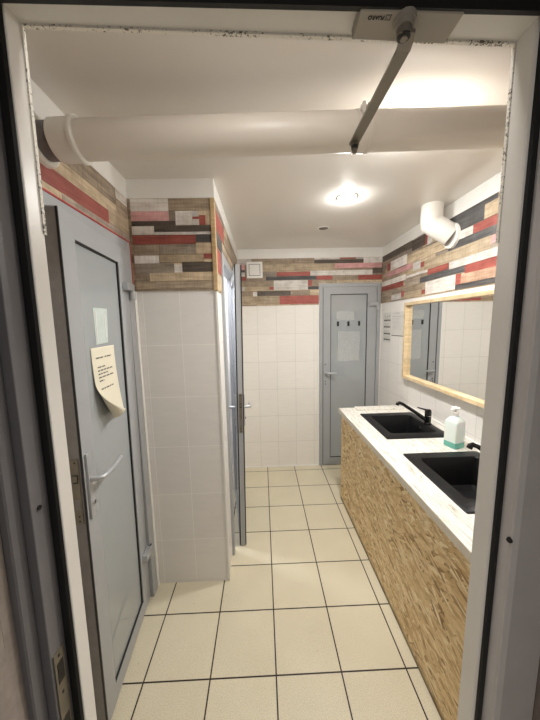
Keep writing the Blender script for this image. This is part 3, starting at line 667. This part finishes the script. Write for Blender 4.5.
# ------------------------------------------------------------------ counter
XF, YE, ZW = 0.662, 2.395, 0.850
CBs = (0.98, 1.42, 0)
cbase = tag(empty('vanity_cabinet', CBs), 'long strand board cabinet under the worktop', 'cabinet')
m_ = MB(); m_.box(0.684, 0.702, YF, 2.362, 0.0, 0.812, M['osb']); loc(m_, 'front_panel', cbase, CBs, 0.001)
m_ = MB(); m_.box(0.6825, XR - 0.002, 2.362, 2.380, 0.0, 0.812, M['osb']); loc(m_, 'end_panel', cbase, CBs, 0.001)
SX0, SX1, SY0, SY1 = 0.785, 1.212, 1.700, 2.204     # sink rim
DY = -0.714
wt = MB()
slab(wt, [XF, XR - 0.001], [YF, YE], [(SX0 + 0.02, SX1 - 0.012, SY0 + 0.02, SY1 - 0.02), (SX0 + 0.02, SX1 - 0.012, SY0 + DY + 0.02, SY1 + DY - 0.02)], 0.812, ZW, M['lam'], lambda u, v, w: (u, v, w))
wt.box(XF - 0.0015, XF + 0.001, YF, YE + 0.001, 0.8125, ZW - 0.0015, M['lam_edge'])
wto = weld(wt.build('worktop', at=(0.97, 1.42, 0.812)))
tag(wto, 'long white-washed wood effect worktop holding both sinks', 'worktop')
m_ = MB(); m_.box(XR - 0.012, XR - 0.001, YF, YE, ZW + 0.0002, ZW + 0.014, M['white']); struct(m_.build('trim_5'))
m_ = MB(); m_.box(0.80, 1.20, 2.300, 2.393, ZW + 0.0004, ZW + 0.011, M['lam'])
tag(m_.build('laminate_offcut', at=(1.0, 2.35, ZW), bevel=0.001), 'narrow white-washed offcut board lying on the far end of the worktop', 'board')

# ---- sinks
def sink(loc_):
    cx0, cy0 = 0.991, 1.952
    root = empty('sink', loc_)
    m = MB(); h = 0.008; bx0, bx1, by0, by1 = 0.848, 1.162, 1.782, 2.140
    O = [(SX0, SY0), (SX1, SY0), (SX1, SY1), (SX0, SY1)]; I = [(bx0, by0), (bx1, by0), (bx1, by1), (bx0, by1)]; Bt = [(bx0 + .018, by0 + .018), (bx1 - .018, by0 + .018), (bx1 - .018, by1 - .018), (bx0 + .018, by1 - .018)]
    def rnd_rect(c4, r, n=5):
        (x0, y0), _, (x1, y1), _ = c4; out = []
        for (px, py, a0) in ((x0 + r, y0 + r, math.pi), (x1 - r, y0 + r, 1.5 * math.pi), (x1 - r, y1 - r, 0), (x0 + r, y1 - r, .5 * math.pi)):
            for i in range(n + 1): a = a0 + (math.pi / 2) * i / n; out.append((px + r * math.cos(a) - cx0, py + r * math.sin(a) - cy0))
        return out
    rings = [(rnd_rect(O, .008), 0.0003), (rnd_rect(O, .008), h - 0.002), (rnd_rect([(SX0 + .003, SY0 + .003), 0, (SX1 - .003, SY1 - .003), 0], .007), h), (rnd_rect([(bx0 - .004, by0 - .004), 0, (bx1 + .004, by1 + .004), 0], .022), h - .001),
             (rnd_rect(I, .022), h - .006), (rnd_rect([(bx0 + .012, by0 + .012), 0, (bx1 - .012, by1 - .012), 0], .022), -0.150), (rnd_rect([(bx0 + .03, by0 + .03), 0, (bx1 - .03, by1 - .03), 0], .02), -0.165)]
    vs = [(x, y, z) for ring, z in rings for x, y in ring]; n = len(rings[0][0]); fs = []
    for i in range(len(rings) - 1):
        for k_ in range(n): fs.append((i * n + k_, i * n + (k_ + 1) % n, (i + 1) * n + (k_ + 1) % n, (i + 1) * n + k_))
    fs.append(tuple((len(rings) - 1) * n + k_ for k_ in range(n)))
    m.add(vs, fs, M['sink'], True); m.build('basin', root)
    d = MB(); d.lathe([(0.0005, -0.161), (0.012, -0.1605), (0.030, -0.1615), (0.036, -0.1645)], (0.0, 0.0, 0), M['chrome'], 24); d.build('drain', root)
    o = MB(); ox = bx1 - cx0 - 0.006
    o.tube([(ox + 0.006, 0.03, -0.045), (ox - 0.002, 0.03, -0.045)], 0.013, M['chrome'], 20); o.tube([(ox, 0.03, -0.045), (ox - 0.0026, 0.03, -0.045)], 0.008, M['dark'], 16); o.build('overflow_hole', root)
    return root
s1 = sink((0.991, 1.952, ZW)); tag(s1, 'black square sink farther along the worktop, near the back door', 'sink', 'black sinks')
s2 = copy_tree(s1); s2.location = (0.985, 1.952 + DY, ZW); tag(s2, 'black square sink nearer the entrance, partly behind the right frame', 'sink', 'black sinks')

def faucet(loc_):
    root = empty('faucet', loc_)
    m = MB(); m.lathe([(0.0, 0.0), (0.0265, 0.0), (0.0265, 0.006), (0.0215, 0.010), (0.0215, 0.062), (0.0222, 0.0625), (0.0222, 0.094), (0.020, 0.100), (0.0, 0.102)], (0, 0, 0), M['faucet'], 28); m.build('body', root)
    r = MB(); r.lathe([(0.0217, 0.0605), (0.0224, 0.061), (0.0224, 0.0635), (0.0217, 0.064)], (0, 0, 0), M['chrome'], 28); r.build('ring', root)
    s_ = MB(); s_.tube([(-0.012, 0.002, 0.030), (-0.06, 0.006, 0.066), (-0.12, 0.012, 0.108), (-0.182, 0.018, 0.150), (-0.202, 0.020, 0.158), (-0.214, 0.021, 0.153), (-0.218, 0.0215, 0.140)], [0.0135, 0.0125, 0.0115, 0.0105, 0.0115, 0.0125, 0.0125], M['faucet'], 18); s_.build('spout', root)
    l = MB(); l.hexa([(-0.012, -0.010, 0.097), (0.018, -0.010, 0.099), (0.018, 0.010, 0.099), (-0.012, 0.010, 0.097), (-0.012, -0.009, 0.110), (0.016, -0.009, 0.108), (0.016, 0.009, 0.108), (-0.012, 0.009, 0.110)], M['faucet'])
    l.hexa([(-0.080, -0.007, 0.122), (-0.012, -0.010, 0.098), (-0.012, 0.010, 0.098), (-0.080, 0.007, 0.122), (-0.080, -0.006, 0.129), (-0.012, -0.009, 0.111), (-0.012, 0.009, 0.111), (-0.080, 0.006, 0.129)], M['faucet']); l.build('lever', root, 0.002)
    return root
f1 = faucet((1.184, 1.930, ZW + 0.0075)); tag(f1, 'black single-lever faucet behind the farther sink', 'faucet', 'black faucets')
f2 = copy_tree(f1); f2.rotation_euler = (0, 0, math.radians(-6)); f2.location = (1.180, 1.952 + DY - 0.045, ZW + 0.0075); tag(f2, 'black single-lever faucet at the nearer sink, mostly hidden by the frame', 'faucet', 'black faucets')

# ---- soap dispenser
sd = tag(empty('soap_dispenser', (1.132, 1.575, ZW), math.radians(19)), 'square white pump soap bottle with teal soap between the two sinks', 'soap dispenser')
sd.scale = (1.05, 1.05, 1.05)
def rsq(hw, r, n=5):
    out = []
    for (sx, sy_, a0) in ((-1, -1, math.pi), (1, -1, 1.5 * math.pi), (1, 1, 0), (-1, 1, .5 * math.pi)):
        for i in range(n + 1): a = a0 + math.pi / 2 * i / n; out.append((sx * (hw - r) + r * math.cos(a), sy_ * (hw - r) + r * math.sin(a)))
    return out
def loft(m, secs, mat, cap0=True, cap1=True):
    n = len(secs[0][0]); vs = [(x, y, z) for ring, z in secs for x, y in ring]; fs = []
    for i in range(len(secs) - 1):
        for k_ in range(n): fs.append((i * n + k_, i * n + (k_ + 1) % n, (i + 1) * n + (k_ + 1) % n, (i + 1) * n + k_))
    if cap0: fs.append(tuple(reversed(range(n))))
    if cap1: fs.append(tuple((len(secs) - 1) * n + k_ for k_ in range(n)))
    m.add(vs, fs, mat, True)
m_ = MB(); loft(m_, [(rsq(.0375, .008), 0.0335), (rsq(.0375, .008), 0.145), (rsq(.035, .010), 0.153), (rsq(.022, .013), 0.172), (rsq(.0155, .0145), 0.178), (rsq(.0155, .0145), 0.184)], M['soap_body']); m_.build('bottle', sd)
m_ = MB(); loft(m_, [(rsq(.035, .008), 0.0), (rsq(.0375, .008), 0.003), (rsq(.0375, .008), 0.0335)], M['soap_teal']); m_.build('liquid_soap', sd)
m_ = MB(); m_.lathe([(0.0, 0.183), (0.0165, 0.184), (0.0165, 0.199), (0.012, 0.203), (0.006, 0.204), (0.006, 0.216), (0.019, 0.220), (0.021, 0.225), (0.018, 0.229), (0.0, 0.230)], (0, 0, 0), M['white'], 24)
m_.tube([(-0.008, 0, 0.224), (-0.030, 0.0, 0.222), (-0.034, 0, 0.217)], [0.006, 0.005, 0.0045], M['white'], 12); m_.build('pump', sd)

# ------------------------------------------------------------------ mirror
MBs = (XR - 0.02, 1.5, 1.10)
mr = tag(empty('wall_mirror', MBs), 'wide mirror in a pale pine frame above the worktop', 'mirror')
my0, my1, mz0, mz1, mxf, mw = 0.62, 2.440, 1.103, 1.757, 1.238, 0.024
m_ = MB(); slab(m_, [my0, my1], [mz0, mz1], [(my0 + mw, my1 - mw, mz0 + mw, mz1 - mw)], mxf, XR - 0.0095, M['pine_pale'], lambda u, v, w: (w, u, v)); loc(m_, 'frame', mr, MBs, 0.0015)
m_ = MB(); m_.box(1.2695, XR - 0.0092, my0 + mw, my1 - mw, mz0 + mw, mz1 - mw, M['mirror']); loc(m_, 'glass', mr, MBs)

# ------------------------------------------------------------------ things on the walls and doors
m_ = MB(); va = (-0.142, 0.022, 2.073, 2.238)
vb = tag(empty('vent_cover', (-0.06, YB - 0.008, 2.155)), 'square white vent cover on the back wall planks', 'vent cover')
m_.box(va[0], va[1], YB - 0.020, YB - 0.0098, va[2], va[3], M['white']); loc(m_, 'face_plate', vb, (-0.06, YB - 0.008, 2.155), 0.004)
m_ = MB(); m_.box(va[0] + 0.024, va[1] - 0.024, YB - 0.0205, YB - 0.0199, va[2] + 0.024, va[3] - 0.024, M['ink']); m_.box(va[0] + 0.029, va[1] - 0.029, YB - 0.0225, YB - 0.0199, va[2] + 0.029, va[3] - 0.029, M['white']); loc(m_, 'grille', vb, (-0.06, YB - 0.008, 2.155))

def notice(name, y0, y1, z0, z1, bars, label):
    base = (XR - 0.0005, (y0 + y1) / 2, (z0 + z1) / 2)
    root = tag(empty(name, base), label, 'notice')
    m = MB(); m.box(XR - 0.0016, XR - 0.0003, y0, y1, z0, z1, M['paper_white']); loc(m, 'sheet', root, base)
    m = MB()
    for a, c, e, g, mt in bars: m.box(XR - 0.0021, XR - 0.0015, y1 - a * (y1 - y0), y1 - c * (y1 - y0), z0 + e * (z1 - z0), z0 + g * (z1 - z0), M[mt])
    loc(m, 'print', root, base)
rn = random.Random(2); bars = []
for i, zc in enumerate((0.88, 0.74, 0.52, 0.29, 0.09)):
    if i == 0:
        for a in (0.22, 0.5, 0.76): bars.append((a, a + 0.12, zc - 0.02, zc + 0.02, 'ink_pale'))
    else:
        a = 0.12
        while a < 0.85:
            w_ = rn.uniform(0.08, 0.2); bars.append((a, min(0.9, a + w_), zc - 0.026, zc + 0.026, 'ink')); a += w_ + 0.03
        for dz in (0.06, 0.10): bars.append((0.15, 0.8, zc + dz, zc + dz + 0.008, 'ink_pale'))
notice('notice_sheet', 2.765, 2.945, 1.392, 1.690, bars, 'printed notice with rows of dark bars beside the back door')
bars = [(0.25, 0.6, 0.93, 0.95, 'ink_pale'), (0.05, 0.95, 0.80, 0.815, 'ink_pale')]
for i in range(9): bars.append((0.12, rn.uniform(0.6, 0.92), 0.72 - i * 0.055, 0.727 - i * 0.055, 'ink_pale'))
bars.append((0.0, 1.0, 0.0, 0.03, 'ink')); 
notice('notice_sheet', 2.50, 2.752, 1.462, 1.690, bars, 'paler printed notice between the barred notice and the mirror')

# on the left door: taped note, empty sleeve (placed on the leaf's face)
LM = Matrix.Translation((XL, 0, 0)) @ Matrix.Rotation(math.pi / 2, 4, 'Z') @ Matrix.Translation((1.502, -0.008 + 0.012, 0)) @ Matrix.Rotation(0.087, 4, 'Z') @ Matrix.Rotation(0.012, 4, 'X')
def on_leaf(name, u, z, label, cat):
    o = bpy.data.objects.new(name, None); COL.objects.link(o); o.empty_display_size = 0.03
    o.matrix_world = LM @ Matrix.Translation((u, 0.0098, z)); return tag(o, label, cat)
W_, H_ = 0.205, 0.305
nt = on_leaf('paper_note', -0.413, 1.523, 'curling cream paper note with typed lines on the left door', 'note')
def curl(s_, t_):   # s right, t down, in metres -> local (x, y, z)
    a = Vector((0.0, 0.42 * H_)); bb = Vector((0.50 * W_, H_)); dd = (bb - a).normalized(); nn = Vector((-dd.y, dd.x))
    pt = Vector((s_, t_)); qd = (pt - a).dot(nn); r = 0.030
    lift = 0.022 * (t_ / H_) ** 2
    if qd > 0:
        ang = qd / r; pt = pt - nn * qd + nn * (r * math.sin(ang)); lift += r * (1 - math.cos(ang))
    return (pt.x + 0.004 * (pt.y / H_), -0.002 - lift, -pt.y)
m_ = MB(); nx, ny = 24, 34
vs = [curl(W_ * i / nx, H_ * jj / ny) for jj in range(ny + 1) for i in range(nx + 1)]
fs = [(jj * (nx + 1) + i, jj * (nx + 1) + i + 1, (jj + 1) * (nx + 1) + i + 1, (jj + 1) * (nx + 1) + i) for jj in range(ny) for i in range(nx)]
m_.add(vs, fs, M['paper'], True); po = m_.build('sheet', nt); sm = po.modifiers.new('solid', 'SOLIDIFY'); sm.thickness = 0.0004
m_ = MB()
def typed(t_, s0, s1, seed):
    r_ = random.Random(seed); s_ = s0
    while s_ < s1:
        w_ = r_.uniform(0.012, 0.034); e_ = min(s1, s_ + w_)
        pts = []
        for ss, tt in ((s_, t_), (e_, t_), (e_, t_ + 0.005), (s_, t_ + 0.005)):
            x, y, z = curl(ss, tt); pts.append((x, y - 0.0012, z))
        m_.add(pts, [(0, 1, 2, 3)], M['ink']); s_ = e_ + 0.005
for i, (t_, a, c) in enumerate(((0.040, 0.030, 0.09), (0.040, 0.105, 0.165), (0.078, 0.035, 0.10), (0.092, 0.035, 0.165), (0.106, 0.035, 0.12), (0.120, 0.035, 0.17), (0.134, 0.035, 0.075), (0.168, 0.040, 0.15))): typed(t_, a, c, i)
m_.build('typed_text', nt)
sl_ = on_leaf('plastic_sleeve', -0.366, 1.68, 'small empty plastic sleeve stuck above the note on the left door', 'sleeve')
m_ = MB(); m_.hexa([(0.004, -0.0012, -0.146), (0.108, -0.0012, -0.142), (0.108, 0.0, -0.142), (0.004, 0.0, -0.146), (0.0, -0.0012, 0.0), (0.122, -0.0012, 0.002), (0.122, 0.0, 0.002), (0.0, 0.0, 0.0)], M['sleeve']); m_.build('backing', sl_)
m_ = MB(); m_.box(0.014, 0.020, -0.0022, -0.0011, -0.135, -0.012, M['paper_white']); m_.build('tape_strip', sl_); m_ = MB(); m_.box(0.090, 0.096, -0.0022, -0.0011, -0.120, -0.022, M['paper_white']); m_.build('tape_strip', sl_)

# on the back door
YD = YB - 0.010
for xx, lb in ((0.812, 'black adhesive pad on the back door, nearest the handle side'), (0.925, 'black adhesive pad on the back door, middle one of three'), (1.040, 'black adhesive pad on the back door, nearest the hinge')):
    m_ = MB(); m_.box(xx - 0.011, xx + 0.011, YD + 0.0055, YD + 0.0098, 1.563, 1.613, M['gasket']); tag(m_.build('adhesive_pad', at=(xx, YD + 0.0098, 1.588), bevel=0.001), lb, 'adhesive pad', 'black pads on the back door')
m_ = MB(); m_.box(0.795, 0.985, YD + 0.0092, YD + 0.0098, 1.625, 1.716, M['film']); tag(m_.build('clear_film', at=(0.89, YD + 0.0098, 1.625)), 'torn clear film above the black pads on the back door', 'film')
m_ = MB(); m_.box(0.815, 1.048, YD + 0.0092, YD + 0.0098, 1.188, 1.505, M['film']); o = m_.build('clear_sleeve', at=(0.93, YD + 0.0098, 1.188)); tag(o, 'large scuffed clear plastic sleeve below the black pads on the back door', 'sleeve')
m_ = MB(); m_.box(1.034, 1.042, YD + 0.0080, YD + 0.0091, 1.19, 1.505, M['film']); e_ = m_.build('glued_edge', o); 
for v in e_.data.vertices: v.co -= Vector((0.93, YD + 0.0098, 1.188))
